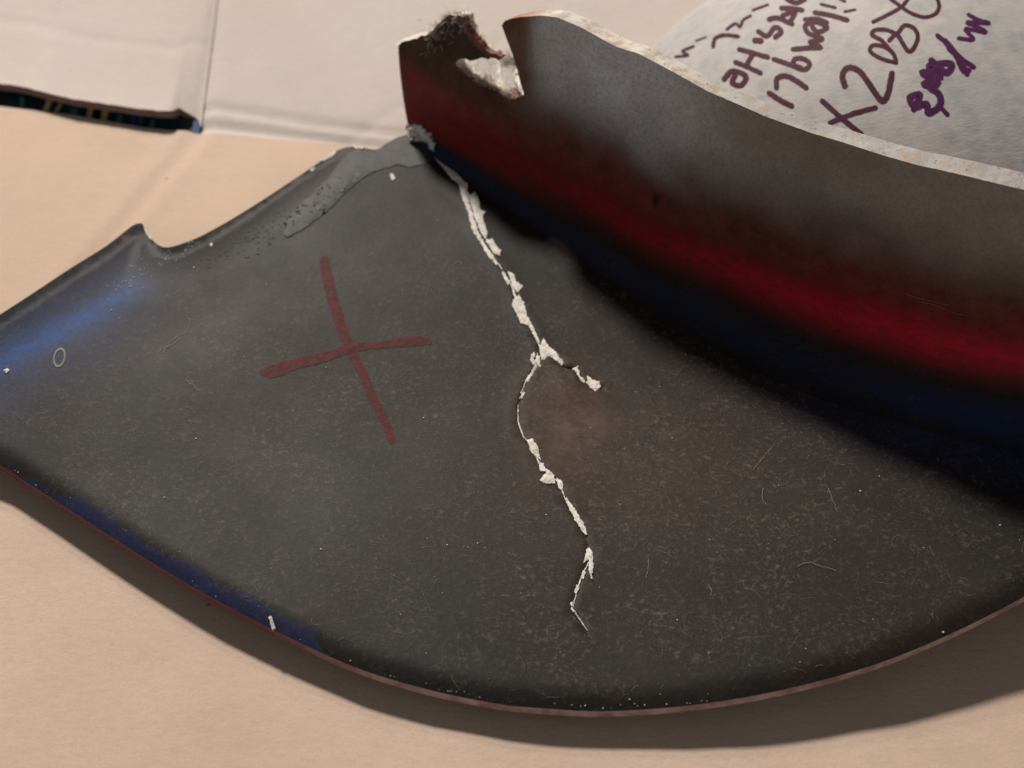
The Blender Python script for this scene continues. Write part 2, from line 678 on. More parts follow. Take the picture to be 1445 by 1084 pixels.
pxs = [-420 + 14 * i for i in range(51)]
vs, fs = [], []
for q in pxs:
    w = 0.0006 * mnoise.noise(Vector((q * 0.05, 0, 0)))
    a, b = strip_pt(q, -0.15), strip_pt(q, 1.25)
    vs += [a, b + Vector((0, 0, w)), b - Vector((0, 0, 0.003)), a - Vector((0, 0, 0.003))]
for i in range(len(pxs) - 1):
    for k in range(4):
        fs.append((4 * i + k, 4 * i + 4 + k, 4 * i + 4 + (k + 1) % 4, 4 * i + (k + 1) % 4))
mesh_obj('carton_edge', vs, fs, PRINT, root, False)
for q, wd, f0_, f1_, mt_, lean in [(54, 7, 0.0, 0.9, YEL, 4), (70, 4, 0.1, 0.8, YEL, 6), (116, 7, 0.0, 0.9, YEL, 2), (137, 8, 0.05, 0.85, YEL, 1),
                                   (24, 6, 0.2, 0.9, TEA, -5), (92, 12, 0.0, 0.6, TEA, 0), (160, 7, 0.0, 0.7, TEA, 0), (180, 6, 0.1, 0.8, BLU, 0),
                                   (268, 10, 0.1, 0.85, BLU, 0), (205, 6, 0.1, 0.7, TEA, 3)]:
    up = Vector((0, -0.0004, 0.0009))
    p = [strip_pt(q, f0_) + up, strip_pt(q + wd, f0_) + up, strip_pt(q + wd + lean, f1_) + up, strip_pt(q + lean, f1_) + up]
    p += [v - up * 0.7 for v in p]
    mesh_obj('printed_patch', p, [(0, 1, 2, 3), (0, 4, 5, 1), (1, 5, 6, 2), (2, 6, 7, 3), (3, 7, 4, 0)], mt_, root, False)

# ---------------------------------------------------------------- the broken fairing
fair = bpy.data.objects.new('broken_fairing', None)
C.objects.link(fair)
fair.location = (0, 0, 0)
tag(fair, 'cracked charcoal fibreglass fairing piece with red marker cross and raised broken wall, lying on cardboard', 'fairing')

backleft_px = [(-135, 560), (-110, 522), (-60, 483), (0, 445), (50, 412), (100, 378), (150, 346), (186, 318), (200, 314)]
tab_px = [(207, 325), (213, 335), (222, 344), (234, 348), (250, 345), (280, 334), (320, 313), (360, 289), (400, 263), (440, 236), (462, 221)]
nub_px = [(478, 211), (490, 207), (510, 208), (528, 211), (536, 209), (545, 202), (560, 194), (575, 190)]
front_px = [(1680, 700), (1560, 775), (1445, 842), (1350, 890), (1250, 932), (1150, 963), (1050, 985), (950, 998), (850, 1003), (770, 999), (700, 992), (600, 972), (500, 942), (400, 897), (300, 845), (200, 785), (100, 720), (40, 682), (0, 656), (-60, 632), (-110, 605), (-135, 580)]


def h_base(x, y):
    z = 0.0078 + 0.30 * max(0.0, x - 0.02) ** 1.6 * 1.0
    z += 0.010 * smooth(-0.02, 0.13, y) + 0.0015 * smooth(-0.03, -0.12, x)
    return z


fl_line = np.array([on_surf(x, y, h_base).to_2d()[:] for x, y in backleft_px[1:] + tab_px])
fr_line = np.array([on_surf(x, y, h_base).to_2d()[:] for x, y in front_px])


def h_plate(x, y):
    z = h_base(x, y)
    d = dist_poly(x, y, fl_line)
    wdt = 0.030 - 0.016 * smooth(-0.13, -0.06, x)
    t = max(0.0, 1 - d / wdt)
    z -= 0.0050 * t * t * (wdt / 0.030)
    e = dist_poly(x, y, fr_line)
    t = max(0.0, 1 - e / 0.007)
    z -= 0.0022 * t * t
    return z


def plate_z(x, y):
    return h_plate(x, y) + 0.0006 * mnoise.noise(Vector((x * 16, y * 16, 0.5)))


C_px = [(572, 186), (640, 216), (720, 258), (800, 304), (950, 378), (1150, 452), (1300, 492), (1445, 522), (1600, 548), (1720, 565)]
A_px = [(586, 206), (655, 262), (725, 312), (800, 366), (930, 458), (1110, 556), (1260, 612), (1420, 655), (1590, 690), (1715, 705)]
R_px = [(556, 14), (640, 4), (735, 6), (830, 30), (985, 116), (1190, 198), (1345, 240), (1490, 272), (1650, 300), (1770, 318)]
NS = 14
Cw = [np.array(on_surf(*p, h_base)[:]) for p in C_px]
Aw = [np.array(on_surf(*p, h_base)[:]) for p in A_px]
Cw = catmull(Cw, NS)
Aw = catmull(Aw, NS)
Rp = catmull(R_px, NS)
LEAN = 0.06
Rw, Nw = [], []
for i, c in enumerate(Cw):
    t = Cw[min(i + 3, len(Cw) - 1)] - Cw[max(i - 3, 0)]
    n = np.array([-t[1], t[0], 0.0])
    n /= np.linalg.norm(n)
    if n[1] < 0:
        n = -n
    d = np.array(ray(*Rp[i])[:])
    cam0 = np.array(CAM[:])
    lean = LEAN - 0.24 * smooth(850, 1500, Rp[i][0])
    q = n - np.array([0, 0, lean])            # (p - c).q = 0
    k = ((c - cam0) @ q) / (d @ q)
    Rw.append(cam0 + d * k)
    Nw.append(n)
Cw, Aw, Rw, Nw = map(np.array, (Cw, Aw, Rw, Nw))
slen = np.concatenate([[0], np.cumsum(np.linalg.norm(np.diff(Cw, axis=0), axis=1))])
LTOT = slen[-1]


def lerp_arr(arr, s):
    return np.array([np.interp(s, slen, arr[:, k]) for k in range(3)])


def wall_pt(s, t):
    """s metres along the foot, t 0..1 (or a little more) up the profile"""
    a, c, r = lerp_arr(Aw, s), lerp_arr(Cw, s), lerp_arr(Rw, s)
    c1 = a + (c - a) * 0.80
    c2 = c + (r - c) * 0.22
    p = (1 - t) ** 3 * a + 3 * (1 - t) ** 2 * t * c1 + 3 * (1 - t) * t * t * c2 + t ** 3 * r
    return p


def wall_frame(s, t):
    e = 0.0015
    p = wall_pt(s, t)
    du = wall_pt(min(s + e, LTOT), t) - wall_pt(max(s - e, 0), t)
    dv = wall_pt(s, t + 0.02) - wall_pt(s, t - 0.02)
    n = np.cross(du, dv)
    n /= np.linalg.norm(n)
    if n @ (np.array(CAM[:]) - p) < 0:
        n = -n
    return p, n


# pixel -> (s, t)
SG = np.linspace(0, LTOT, 150)
TG = np.linspace(0, 1.12, 90)
grid = np.array([[project(Vector(wall_pt(s, t))) for t in TG] for s in SG])


def wall_st(px, py):
    d = (grid[:, :, 0] - px) ** 2 + (grid[:, :, 1] - py) ** 2
    i, j = np.unravel_index(d.argmin(), d.shape)
    s, t = SG[i], TG[j]
    for _ in range(3):
        q = np.array(project(Vector(wall_pt(s, t))))
        es, et = 0.001, 0.01
        js = (np.array(project(Vector(wall_pt(min(s + es, LTOT), t)))) - q) / es if s + es <= LTOT else (q - np.array(project(Vector(wall_pt(s - es, t))))) / es
        jt = (np.array(project(Vector(wall_pt(s, t + et)))) - q) / et
        M = np.array([js, jt]).T
        if abs(np.linalg.det(M)) < 1e-6:
            break
        dst = np.linalg.solve(M, np.array([px, py]) - q)
        s = float(np.clip(s + np.clip(dst[0], -0.01, 0.01), 0, LTOT))
        t = float(np.clip(t + np.clip(dst[1], -0.1, 0.1), 0.0, 1.2))
    return s, t


top_px = [(572, 176), (567, 165), (563, 140), (561, 112), (558, 85), (557, 68), (566, 60), (583, 55), (600, 50), (611, 42), (622, 30), (634, 21), (648, 21), (655, 25), (656, 34), (664, 48), (676, 60), (686, 72), (697, 79), (690, 82), (669, 85), (652, 83), (644, 87), (645, 95), (656, 102), (669, 110), (678, 118), (691, 122), (704, 127), (713, 137), (723, 140), (739, 134), (734, 118), (730, 100), (724, 80), (719, 66), (713, 50), (708, 36), (712, 30), (722, 26), (735, 24), (762, 22), (785, 24), (820, 38), (870, 66), (900, 76), (950, 102), (1000, 130), (1080, 163), (1150, 190), (1230, 214), (1300, 234), (1370, 250), (1445, 268), (1600, 296)]
st = [wall_st(*p) for p in resample(top_px, 7)]
TS = 0.075            # metres per unit t, only used to triangulate
jag = []
for k, (s, t) in enumerate(st):
    px = project(Vector(wall_pt(s, t)))
    a = 1.0 if 556 < px[0] < 703 else 0.07
    w = a * 0.012 * mnoise.noise(Vector((k * 0.9, 3.1, 0)))
    jag.append((s, max(0, t + w)))
top2 = [(s, t * TS) for s, t in jag]
foot = [(s, 0.0) for s in np.linspace(top2[-1][0], 0.0005, 130)]
outl = top2 + foot
# clean duplicates
cl = [outl[0]]
for p in outl[1:]:
    if math.hypot(p[0] - cl[-1][0], p[1] - cl[-1][1]) > 2e-4:
        cl.append(p)
outl = cl
op = np.array(outl + [outl[0]])
extra = []
STEP = 0.0019
y = STEP * 0.5
while y < 0.088:
    x = 0.0
    while x < LTOT:
        q = (x + random.uniform(-.3, .3) * STEP, y + random.uniform(-.3, .3) * STEP)
        if inside(q[0], q[1], outl) and dist_poly(q[0], q[1], op) > STEP * 0.5:
            extra.append(q)
        x += STEP
    y += STEP
wv, wt = cdt(outl, extra)
front, back = [], []
at = {k: [] for k in ('red', 'blue', 'grey', 'rust', 'stain', 'black', 'dust', 'cream', 'edge')}


def g(x, m, s):
    return math.exp(-((x - m) / s) ** 2)


spots_px = [(925, 283, 9, 5), (1048, 42, 0, 0)]
for (s, yy) in wv:
    t = yy / TS
    p, n = wall_frame(s, t)
    px, py = project(Vector(p))
    if t < 0.16:
        p[2] = p[2] + (plate_z(p[0], p[1]) - 0.0003 + 0.004 * t - p[2]) * (1 - smooth(0.0, 0.16, t))
    p = p + n * 0.0005 * smooth(0.1, 0.3, t) * mnoise.noise(Vector((p[0] * 60, p[2] * 60, 1)))
    thick = 0.0030 + 0.0033 * smooth(0.2, 0.9, t) * (0.25 + 0.75 * smooth(706, 775, px) if px > 703 else 0.5)
    front.append(p)
    back.append(p - n * thick)
    k = s / LTOT
    wob = 0.03 * mnoise.noise(Vector((s * 25, t * 4, 7)))
    tt = t + wob
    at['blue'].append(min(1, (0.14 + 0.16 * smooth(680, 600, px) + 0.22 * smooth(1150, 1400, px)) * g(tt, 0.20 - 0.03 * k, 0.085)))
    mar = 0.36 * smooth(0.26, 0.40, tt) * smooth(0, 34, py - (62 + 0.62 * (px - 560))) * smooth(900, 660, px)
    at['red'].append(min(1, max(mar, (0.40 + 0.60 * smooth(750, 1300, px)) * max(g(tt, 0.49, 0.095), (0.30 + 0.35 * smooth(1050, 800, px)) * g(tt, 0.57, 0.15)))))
    gr = smooth(0.66, 0.92, tt + 0.05 * mnoise.noise(Vector((s * 60, t * 9, 2)))) * smooth(700, 760, px) * (1 - 0.45 * smooth(880, 1150, px))
    at['grey'].append(gr)
    at['rust'].append(0.9 * smooth(0.52, 0.66, tt) * (1 - gr))
    at['stain'].append(0.85 * g(px, 735 + 8 * mnoise.noise(Vector((0, py * .05, 0))), 22) * smooth(5, 22, py) * smooth(160, 120, py) + 0.9 * g(px, 712, 16) * smooth(60, 30, py) * smooth(696, 706, px))
    bl = 0.0
    d = math.hypot((px - 925) / 11, ((py - 283) - 0.3 * (px - 925)) / 6)
    bl = max(bl, 1 - smooth(0.6, 1.0, d))
    bl = max(bl, 0.40 * smooth(700, 660, px) * smooth(95, 60, py - 0.55 * (px - 640)) * smooth(570, 600, px) * (1 if py < 120 else 0))
    at['black'].append(bl)
    at['dust'].append(0.25)
    at['cream'].append(1 - smooth(900, 1080, px))
    at['edge'].append(1.0)
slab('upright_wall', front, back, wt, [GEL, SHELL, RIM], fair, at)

# ---------------------------------------------------------------- panel
crack_main = [(575, 184), (597, 203), (610, 218), (624, 234), (643, 247), (655, 265), (663, 280), (668, 299), (674, 326), (684, 346), (696, 365), (709, 381), (719, 396), (726, 416), (732, 435), (742, 454), (754, 470), (761, 489), (763, 501), (754, 520), (742, 539), (735, 556), (731, 573), (731, 596), (738, 616), (750, 631), (761, 654), (773, 670), (788, 681), (798, 705), (812, 732), (827, 755), (829, 771), (833, 790), (823, 809), (814, 833), (808, 860), (829, 891)]
crack_br = [(763, 490), (785, 503), (796, 520), (812, 522), (823, 539), (839, 547), (848, 549)]


def to_plate(px, py):
    return on_surf(px, py, h_plate)


crack_w = []
for cr in (crack_main, crack_br):
    crack_w.append([to_plate(*q) for q in resample(cr, 5)])
outline = backleft_px + tab_px + nub_px
smo = [tuple(q) for q in resample(catmull(backleft_px, 4), 8)] + [tuple(q) for q in resample(catmull(tab_px, 4), 6)] + [tuple(q) for q in resample(nub_px, 5)]
ow = [to_plate(*q) for q in smo]
cback = [Vector(c + n * 0.0015) for c, n in zip(Cw, Nw)]
ow += cback[3:]
ow += [to_plate(*q) for q in resample(catmull(front_px, 6), 8)]
o2 = [(p.x, p.y) for p in ow]
cl = [o2[0]]
for p in o2[1:]:
    if math.hypot(p[0] - cl[-1][0], p[1] - cl[-1][1]) > 3e-4:
        cl.append(p)
o2 = cl
oarr = np.array(o2 + [o2[0]])
cr_arr = [np.array([p.to_2d()[:] for p in c]) for c in crack_w]
extra = []
xmin, xmax = oarr[:, 0].min(), oarr[:, 0].max()
ymin, ymax = oarr[:, 1].min(), oarr[:, 1].max()
# fine rows beside the cracks
CW_ = {}
for ci, ca in enumerate(cr_arr):
    for i in range(len(ca)):
        t = ca[min(i + 1, len(ca) - 1)] - ca[max(i - 1, 0)]
        t /= np.linalg.norm(t) + 1e-12
        n = np.array([-t[1], t[0]])
        f = i / len(ca)
        w = (0.00050 * (1 - 0.75 * f)) if ci == 0 else 0.0003
        for o_ in (-2.4, -1, 0, 1, 2.4):
            q = ca[i] + n * w * o_ + t * random.uniform(-1, 1) * 1e-4
            if inside(q[0], q[1], o2):
                extra.append(tuple(q))
STEP = 0.0022
yv = ymin
while yv < ymax:
    xv = xmin
    while xv < xmax:
        q = (xv + random.uniform(-.3, .3) * STEP, yv + random.uniform(-.3, .3) * STEP)
        if inside(q[0], q[1], o2) and dist_poly(q[0], q[1], oarr) > STEP * .45 and min(dist_poly(q[0], q[1], c) for c in cr_arr) > 0.0018:
            extra.append(q)
        xv += STEP
    yv += STEP
pv, pt = cdt(o2, extra)
topv, botv = [], []
at = {k: [] for k in ('red', 'blue', 'grey', 'rust', 'stain', 'black', 'dust', 'lip', 'edge')}
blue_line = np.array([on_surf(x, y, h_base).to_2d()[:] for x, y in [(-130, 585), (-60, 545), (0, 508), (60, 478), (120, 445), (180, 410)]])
for (x, y) in pv:
    z = h_plate(x, y) + 0.0006 * mnoise.noise(Vector((x * 16, y * 16, 0.5)))
    dm = dist_poly(x, y, cr_arr[0])
    db = dist_poly(x, y, cr_arr[1])
    px, py = project(Vector((x, y, z)))
    fade = 1 - 0.7 * smooth(400, 860, py)
    z += 0.0003 * fade * math.exp(-(dm / 0.003) ** 2) - 0.0014 * fade * (1 - 0.6 * smooth(500, 560, py)) * math.exp(-(dm / 0.00022) ** 2)
    z += 0.0003 * math.exp(-(db / 0.002) ** 2) - 0.0010 * math.exp(-(db / 0.0003) ** 2)
    # broken part beside the branch stands slightly proud
    z += 0.0008 * g(px, 790, 40) * g(py, 548, 32) * (1 if px > 745 else 0.2)
    topv.append((x, y, z))
    botv.append((x, y, z - 0.0028))
    at['black'].append(0.9 * max(math.exp(-(dm / 0.00022) ** 2) * fade * (1 - 0.5 * smooth(500, 560, py)), 0.8 * math.exp(-(db / 0.0003) ** 2)))
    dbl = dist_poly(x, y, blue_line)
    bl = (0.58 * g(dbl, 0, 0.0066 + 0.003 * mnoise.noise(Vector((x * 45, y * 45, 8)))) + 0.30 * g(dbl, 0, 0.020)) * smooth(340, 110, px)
    e = dist_poly(x, y, fr_line)
    wv_ = 0.006 + 0.004 * mnoise.noise(Vector((x * 60, y * 60, 4))) + 0.002 * mnoise.noise(Vector((x * 200, y * 200, 4)))
    pass
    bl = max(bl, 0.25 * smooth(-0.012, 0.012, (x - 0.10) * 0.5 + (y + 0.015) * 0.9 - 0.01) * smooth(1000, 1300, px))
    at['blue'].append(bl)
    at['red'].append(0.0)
    at['grey'].append(0.0)
    at['rust'].append(min(1, 0.9 * g(px, 800, 55) * g(py, 590, 60) + 0.30 * g(px, 900, 220) * g(py, 640, 130)))
    at['stain'].append(0.0)
    at['dust'].append(0.30 + 0.70 * smooth(0.0, 0.016, e) * smooth(300, 640, py + 0.15 * px))
    at['lip'].append(smooth(340, 560, px))
    at['edge'].append(min(1.0, e / 0.016 + 1.2 * smooth(420, 560, px) + 0.3 * smooth(120, 0, px)))
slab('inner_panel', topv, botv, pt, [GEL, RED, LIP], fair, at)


# added red skirt, unseen, under the front edge: carries it and darkens the gap
rings = [[], [], [], [], [], [], []]
fsk = []
edge_pts = [to_plate(*q) for q in resample(catmull(front_px[:-3], 6), 10)]
for i, p in enumerate(edge_pts):
    t = edge_pts[min(i + 2, len(edge_pts) - 1)] - edge_pts[max(i - 2, 0)]
    n = Vector((-t.y, t.x, 0))
    n.normalize()
    if n.y < 0:
        n = -n
    D = 0.012 + 1.1 * (p.z - 0.005)
    for k in range(7):
        f = k / 6
        rings[k].append(Vector((p.x, p.y, 0)) + n * (0.0012 + D * f) + Vector((0, 0, 0.0006 + (p.z - 0.0034) * (1 - f) ** 1.4)))
ne = len(edge_pts)
for k in range(6):
    for i in range(ne - 1):
        fsk.append((k * ne + i, k * ne + i + 1, (k + 1) * ne + i + 1, (k + 1) * ne + i))
mesh_obj('added_skirt', [v for r in rings for v in r], fsk, RED, fair)


def thin_piece(name, poly, thick, mat, parent, jitter=0.0, step=3.0, dome=0.0, raise_=0.0, surf=None, inner=3.5):
    """a thin chip: pixel polygon laid on the panel, with a ragged rim and thickness"""
    pts = resample(list(poly) + [poly[0]], step)[:-1]
    pts = [(p[0] + random.gauss(0, jitter), p[1] + random.gauss(0, jitter)) for p in pts]
    xs_ = [p[0] for p in pts]
    ys_ = [p[1] for p in pts]
    pa = np.array(pts + [pts[0]])
    ext = []
    yy = min(ys_)
    while yy < max(ys_):
        xx = min(xs_)
        while xx < max(xs_):
            q = (xx + random.uniform(-1, 1), yy + random.uniform(-1, 1))
            if inside(q[0], q[1], pts) and dist_poly(q[0], q[1], pa) > inner * .5:
                ext.append(q)
            xx += inner
        yy += inner
    v, t = cdt(pts, ext)
    topp, bott = [], []
    for q in v:
        b = on_surf(q[0], q[1], plate_z)
        d = dist_poly(q[0], q[1], pa)
        k = 1 - math.exp(-d / 4.0)
        topp.append(Vector((b.x, b.y, b.z + raise_ + thick * (0.45 + 0.55 * k) + dome * k + 0.00025 * mnoise.noise(Vector((q[0] * .25, q[1] * .25, 2))))))
        bott.append(Vector((b.x, b.y, b.z - 0.0004)))
    # winding: pixel y runs down, so flip
    t = [x[::-1] for x in t]
    return slab(name, topp, bott, t, [mat, mat, mat], parent)


# resin layer with bubbles
resin_poly = [(612, 196), (618, 210), (612, 224), (598, 233), (580, 236), (562, 233), (545, 237), (528, 243), (512, 252), (495, 266), (478, 283), (460, 300), (440, 315), (425, 326), (405, 335), (398, 328), (402, 312), (415, 297), (440, 275), (460, 255), (475, 235), (492, 215), (505, 211), (528, 214), (536, 210), (546, 203), (562, 195), (580, 191), (598, 190)]
resin = thin_piece('resin_patch', resin_poly, 0.00035, RESIN, fair, 0.5, 6, 0.0001, 0.0001, inner=7)
bm_v, bm_f = [], []


def blob(vs, fs, c, r, sq=0.6, seg=8):
    b0 = len(vs)
    rings = 3
    for i in range(rings):
        a = (math.pi / 2) * i / rings
        for k in range(seg):
            th = 2 * math.pi * k / seg
            vs.append((c[0] + r * math.cos(a) * math.cos(th), c[1] + r * math.cos(a) * math.sin(th), c[2] + r * sq * math.sin(a)))
    vs.append((c[0], c[1], c[2] + r * sq))
    for i in range(rings - 1):
        for k in range(seg):
            fs.append((b0 + i * seg + k, b0 + i * seg + (k + 1) % seg, b0 + (i + 1) * seg + (k + 1) % seg, b0 + (i + 1) * seg + k))
    for k in range(seg):
        fs.append((b0 + (rings - 1) * seg + k, b0 + (rings - 1) * seg + (k + 1) % seg, b0 + rings * seg))


for _ in range(260):
    f = random.betavariate(1.6, 1.3)
    cx, cy = 505 - 225 * f, 253 + 124 * f
    w = 10 + 6 * math.sin(f * 3)
    cx += random.gauss(0, w) * 0.8
    cy += random.gauss(0, w * 0.62)
    b = on_surf(cx, cy, plate_z)
    on_patch = inside(cx, cy, resin_poly)
    r = random.choice([0.00025, 0.0003, 0.0004, 0.0005, 0.0007]) * random.uniform(.8, 1.2)
    blob(bm_v, bm_f, (b.x, b.y, b.z + (0.00055 if on_patch else 0.0)), r * 0.75, 0.4)
o = mesh_obj('air_bubble', bm_v, bm_f, RESIN, resin)
tag(o, kind='stuff')

# white filler along the crack (traced from two enlargements)
Z5 = lambda p: (560 + p[0] / 2.583, 160 + p[1] / 2.583)
Z6 = lambda p: (680 + p[0] / 2.581, 480 + p[1] / 2.581)
chips5 = [
    [(40, 60), (60, 40), (90, 46), (120, 70), (135, 100), (138, 138), (118, 122), (92, 104), (62, 104), (42, 88)],
    [(163, 198), (180, 196), (215, 222), (248, 255), (258, 262), (256, 290), (262, 320), (270, 350), (284, 395), (295, 430), (320, 478), (345, 520), (372, 552), (362, 556), (325, 512), (302, 470), (275, 430), (260, 365), (238, 312), (226, 262), (198, 236)],
    [(266, 302), (286, 290), (300, 320), (303, 355), (320, 362), (314, 385), (320, 410), (330, 440), (324, 460), (350, 463), (362, 485), (380, 502), (375, 522), (352, 512), (332, 478), (306, 438), (287, 388), (272, 340)],
    [(380, 572), (396, 590), (412, 618), (405, 628), (388, 600)],
    [(404, 580), (426, 588), (434, 616), (460, 634), (442, 655), (426, 640), (412, 610)],
    [(424, 684), (444, 664), (464, 698), (476, 742), (500, 788), (524, 842), (508, 832), (482, 776), (450, 766), (436, 732), (420, 702)],
    [(520, 856), (534, 822), (552, 852), (574, 868), (608, 910), (602, 922), (570, 896), (548, 888), (538, 904), (526, 900)],
    [(512, 874), (520, 900), (524, 930), (512, 926), (506, 900)],
    [(488, 884), (504, 874), (500, 900), (508, 918), (496, 920), (486, 904)],
    [(470, 975), (486, 948), (510, 916), (516, 922), (494, 955), (476, 984)],
    [(446, 1044), (456, 1020), (466, 1018), (458, 1042)],
    [(636, 934), (660, 924), (668, 960), (686, 976), (680, 992), (660, 986), (655, 950)],
    [(694, 960), (714, 975), (740, 980), (740, 1000), (722, 1016), (700, 1000), (690, 985)],
]
chips6 = [
    [(165, 366), (186, 362), (206, 400), (213, 440), (196, 426), (180, 410)],
    [(204, 446), (226, 452), (232, 478), (214, 480)],
    [(212, 516), (226, 490), (262, 494), (266, 526), (236, 526)],
    [(228, 470), (246, 476), (262, 496), (244, 496)],
    [(272, 504), (296, 526), (292, 552), (280, 540)],
    [(303, 574), (326, 600), (352, 642), (376, 680), (383, 714), (366, 702), (340, 660), (318, 618)],
    [(385, 754), (400, 766), (406, 822), (400, 872), (390, 850), (388, 802), (372, 812)],
    [(366, 842), (378, 846), (370, 876), (361, 866)],
    [(346, 895), (357, 900), (342, 928), (335, 918)],
    [(323, 958), (331, 955), (330, 978), (340, 994), (330, 992)],
]
for tr_, chips in ((Z5, chips5), (Z6, chips6)):
    for ch in chips:
        thin_piece('filler_flake', [tr_(q) for q in ch], 0.00045, FILLER, fair, 0.55, 1.9, 0.0002, 0.00025, inner=3)
# thinner white lines of filler left in the split
for i0, i1, wl_, wr_ in [(2, 5, 1.2, 1.6), (5, 7, 0.8, 1.2), (9, 11, 0.6, 1.2), (12, 14, 1.0, 1.2), (14, 18, 1.0, 0.8), (18, 21, 0.7, 0.8), (22, 25, 0.5, 0.6), (25, 28, 0.9, 0.8), (28, 31, 0.8, 0.7), (33, 36, 0.6, 0.6), (36, 37, 0.4, 0.4)]:
    seg = resample(crack_main[i0:i1 + 1], 4)
    lft, rgt = [], []
    for i, c in enumerate(seg):
        t = seg[min(i + 1, len(seg) - 1)] - seg[max(i - 1, 0)]
        t = t / np.linalg.norm(t)
        nn = np.array([t[1], -t[0]])
        e = 0.25 + 0.75 * math.sin(math.pi * i / max(1, len(seg) - 1))
        lft.append(tuple(c - nn * (0.2 + wl_ * e * random.uniform(.4, 1.6))))
        rgt.append(tuple(c + nn * (0.2 + wr_ * e * random.uniform(.4, 1.6))))
    thin_piece('filler_flake', lft + rgt[::-1], 0.0003, FILLER, fair, 0.25, 2.2, 0.0001, 0.00015, inner=3)
# small white chips on the panel's rims
for ch in [[(451, 229), (462, 221), (474, 214), (473, 219), (466, 224), (456, 228)], [(495, 207), (505, 209), (515, 208), (512, 211), (502, 211)],
           [(438, 240), (444, 237), (445, 240), (440, 243)], [(550, 247), (554, 246), (558, 253), (553, 256)], [(203, 320), (206, 325), (212, 334), (216, 341), (211, 338), (206, 330)],
           [(379, 872), (383, 870), (389, 888), (384, 889)], [(296, 345), (300, 344), (300, 348), (297, 348)], [(6, 524), (12, 521), (14, 523), (9, 528)]]:
    thin_piece('paint_chip', ch, 0.00035, FILLER, fair, 0.3, 2.0, 0.0001, 0.0003, inner=3)


# red marker cross
def ribbon(pts, widths, surf_fn, lift, n=10, rag=0.0):
    """flat stroke with round ends that follows a surface"""
    line = catmull([(p[0], p[1], w) for p, w in zip(pts, widths)], n)
    L, R = [], []
    k = len(line)
    for i in range(k):
        t = line[min(i + 1, k - 1)][:2] - line[max(i - 1, 0)][:2]
        t = t / (np.linalg.norm(t) + 1e-9)
        nn = np.array([-t[1], t[0]])
        w = line[i][2] / 2
        L.append(line[i][:2] + nn * w * (1 + random.gauss(0, rag)))
        R.append(line[i][:2] - nn * w * (1 + random.gauss(0, rag)))
    def cap(c, t, w):
        nn = np.array([-t[1], t[0]])
        return [c + nn * w * math.cos(a) + t * w * math.sin(a) for a in (0.5, 1.0, 1.57, 2.1, 2.6)]
    vs, fs = [], []
    for i in range(k):
        vs += [L[i], (L[i] + R[i]) / 2, R[i]]
    for i in range(k - 1):
        a = 3 * i
        fs += [(a, a + 1, a + 4, a + 3), (a + 1, a + 2, a + 5, a + 4)]
    for end, sg in ((0, -1), (k - 1, 1)):
        t = (line[1][:2] - line[0][:2]) if end == 0 else (line[-1][:2] - line[-2][:2])
        t = t / (np.linalg.norm(t) + 1e-9) * sg
        c = line[end][:2]
        w = line[end][2] / 2 * 0.9
        arc = ([L[end]] + cap(c, t, w) + [R[end]]) if sg > 0 else ([R[end]] + cap(c, t, w) + [L[end]])
        b0 = len(vs)
        vs += [c] + arc
        for j in range(len(arc) - 1):
            fs.append((b0, b0 + 1 + j, b0 + 2 + j))
    return [surf_fn(q[0], q[1], lift) for q in vs], fs


def on_panel(px, py, lift):
    b = on_surf(px, py, plate_z)
    return b + Vector((0, 0, lift))


cross = bpy.data.objects.new('marker_cross', None)
C.objects.link(cross)
cross.parent = fair
v, f = ribbon([(458, 368), (464, 400), (475, 440), (490, 482), (508, 520), (528, 565), (545, 600), (553, 622)], [16, 16, 16, 14, 13, 13, 14, 11], on_panel, 0.00013, 12, 0.05)
mesh_obj('marker_stroke', v, f, INK_RED, cross)
v, f = ribbon([(370, 525), (385, 524), (420, 513), (460, 503), (500, 491), (545, 486), (590, 481), (606, 483)], [10, 18, 16, 14, 12, 11, 14, 7], on_panel, 0.00018, 12, 0.05)
mesh_obj('marker_stroke', v, f, INK_RED, cross)

# ring mark on the left end
rv, rf = [], []
for i in range(28):
    a = 2 * math.pi * i / 28
    for r_ in (0.86, 1.12):
        px = 84 + 8 * r_ * math.cos(a) * 0.95 + 3.0 * r_ * math.sin(a) * -0.6
        py = 505 + 12.5 * r_ * math.sin(a)
        rv.append(on_panel(px, py, 0.0002))
for i in range(28):
    a, b = 2 * i, 2 * ((i + 1) % 28)
    rf.append((a, a + 1, b + 1, b))
RING, _, _ = new_mat('pale_scuff', (0.17, 0.165, 0.16), 0.7)
mesh_obj('ring_mark', rv, rf, RING, fair)

# ---------------------------------------------------------------- frayed glass fibre in the notch
fv, ff = [], []


def strand(vs, fs, pts, r0, r1):
    b0 = len(vs)
    n = len(pts)
    for i, p in enumerate(pts):
        t = (pts[min(i + 1, n - 1)] - pts[max(i - 1, 0)])
        t.normalize()
        a = t.cross(Vector((0.3, 0.2, 0.9)))
        a.normalize()
        b = t.cross(a)
        r = r0 + (r1 - r0) * i / (n - 1)
        for k in range(3):
            th = 2 * math.pi * k / 3
            vs.append(p + a * r * math.cos(th) + b * r * math.sin(th))
    for i in range(n - 1):
        for k in range(3):
            fs.append((b0 + 3 * i + k, b0 + 3 * i + (k + 1) % 3, b0 + 3 * i + 3 + (k + 1) % 3, b0 + 3 * i + 3 + k))


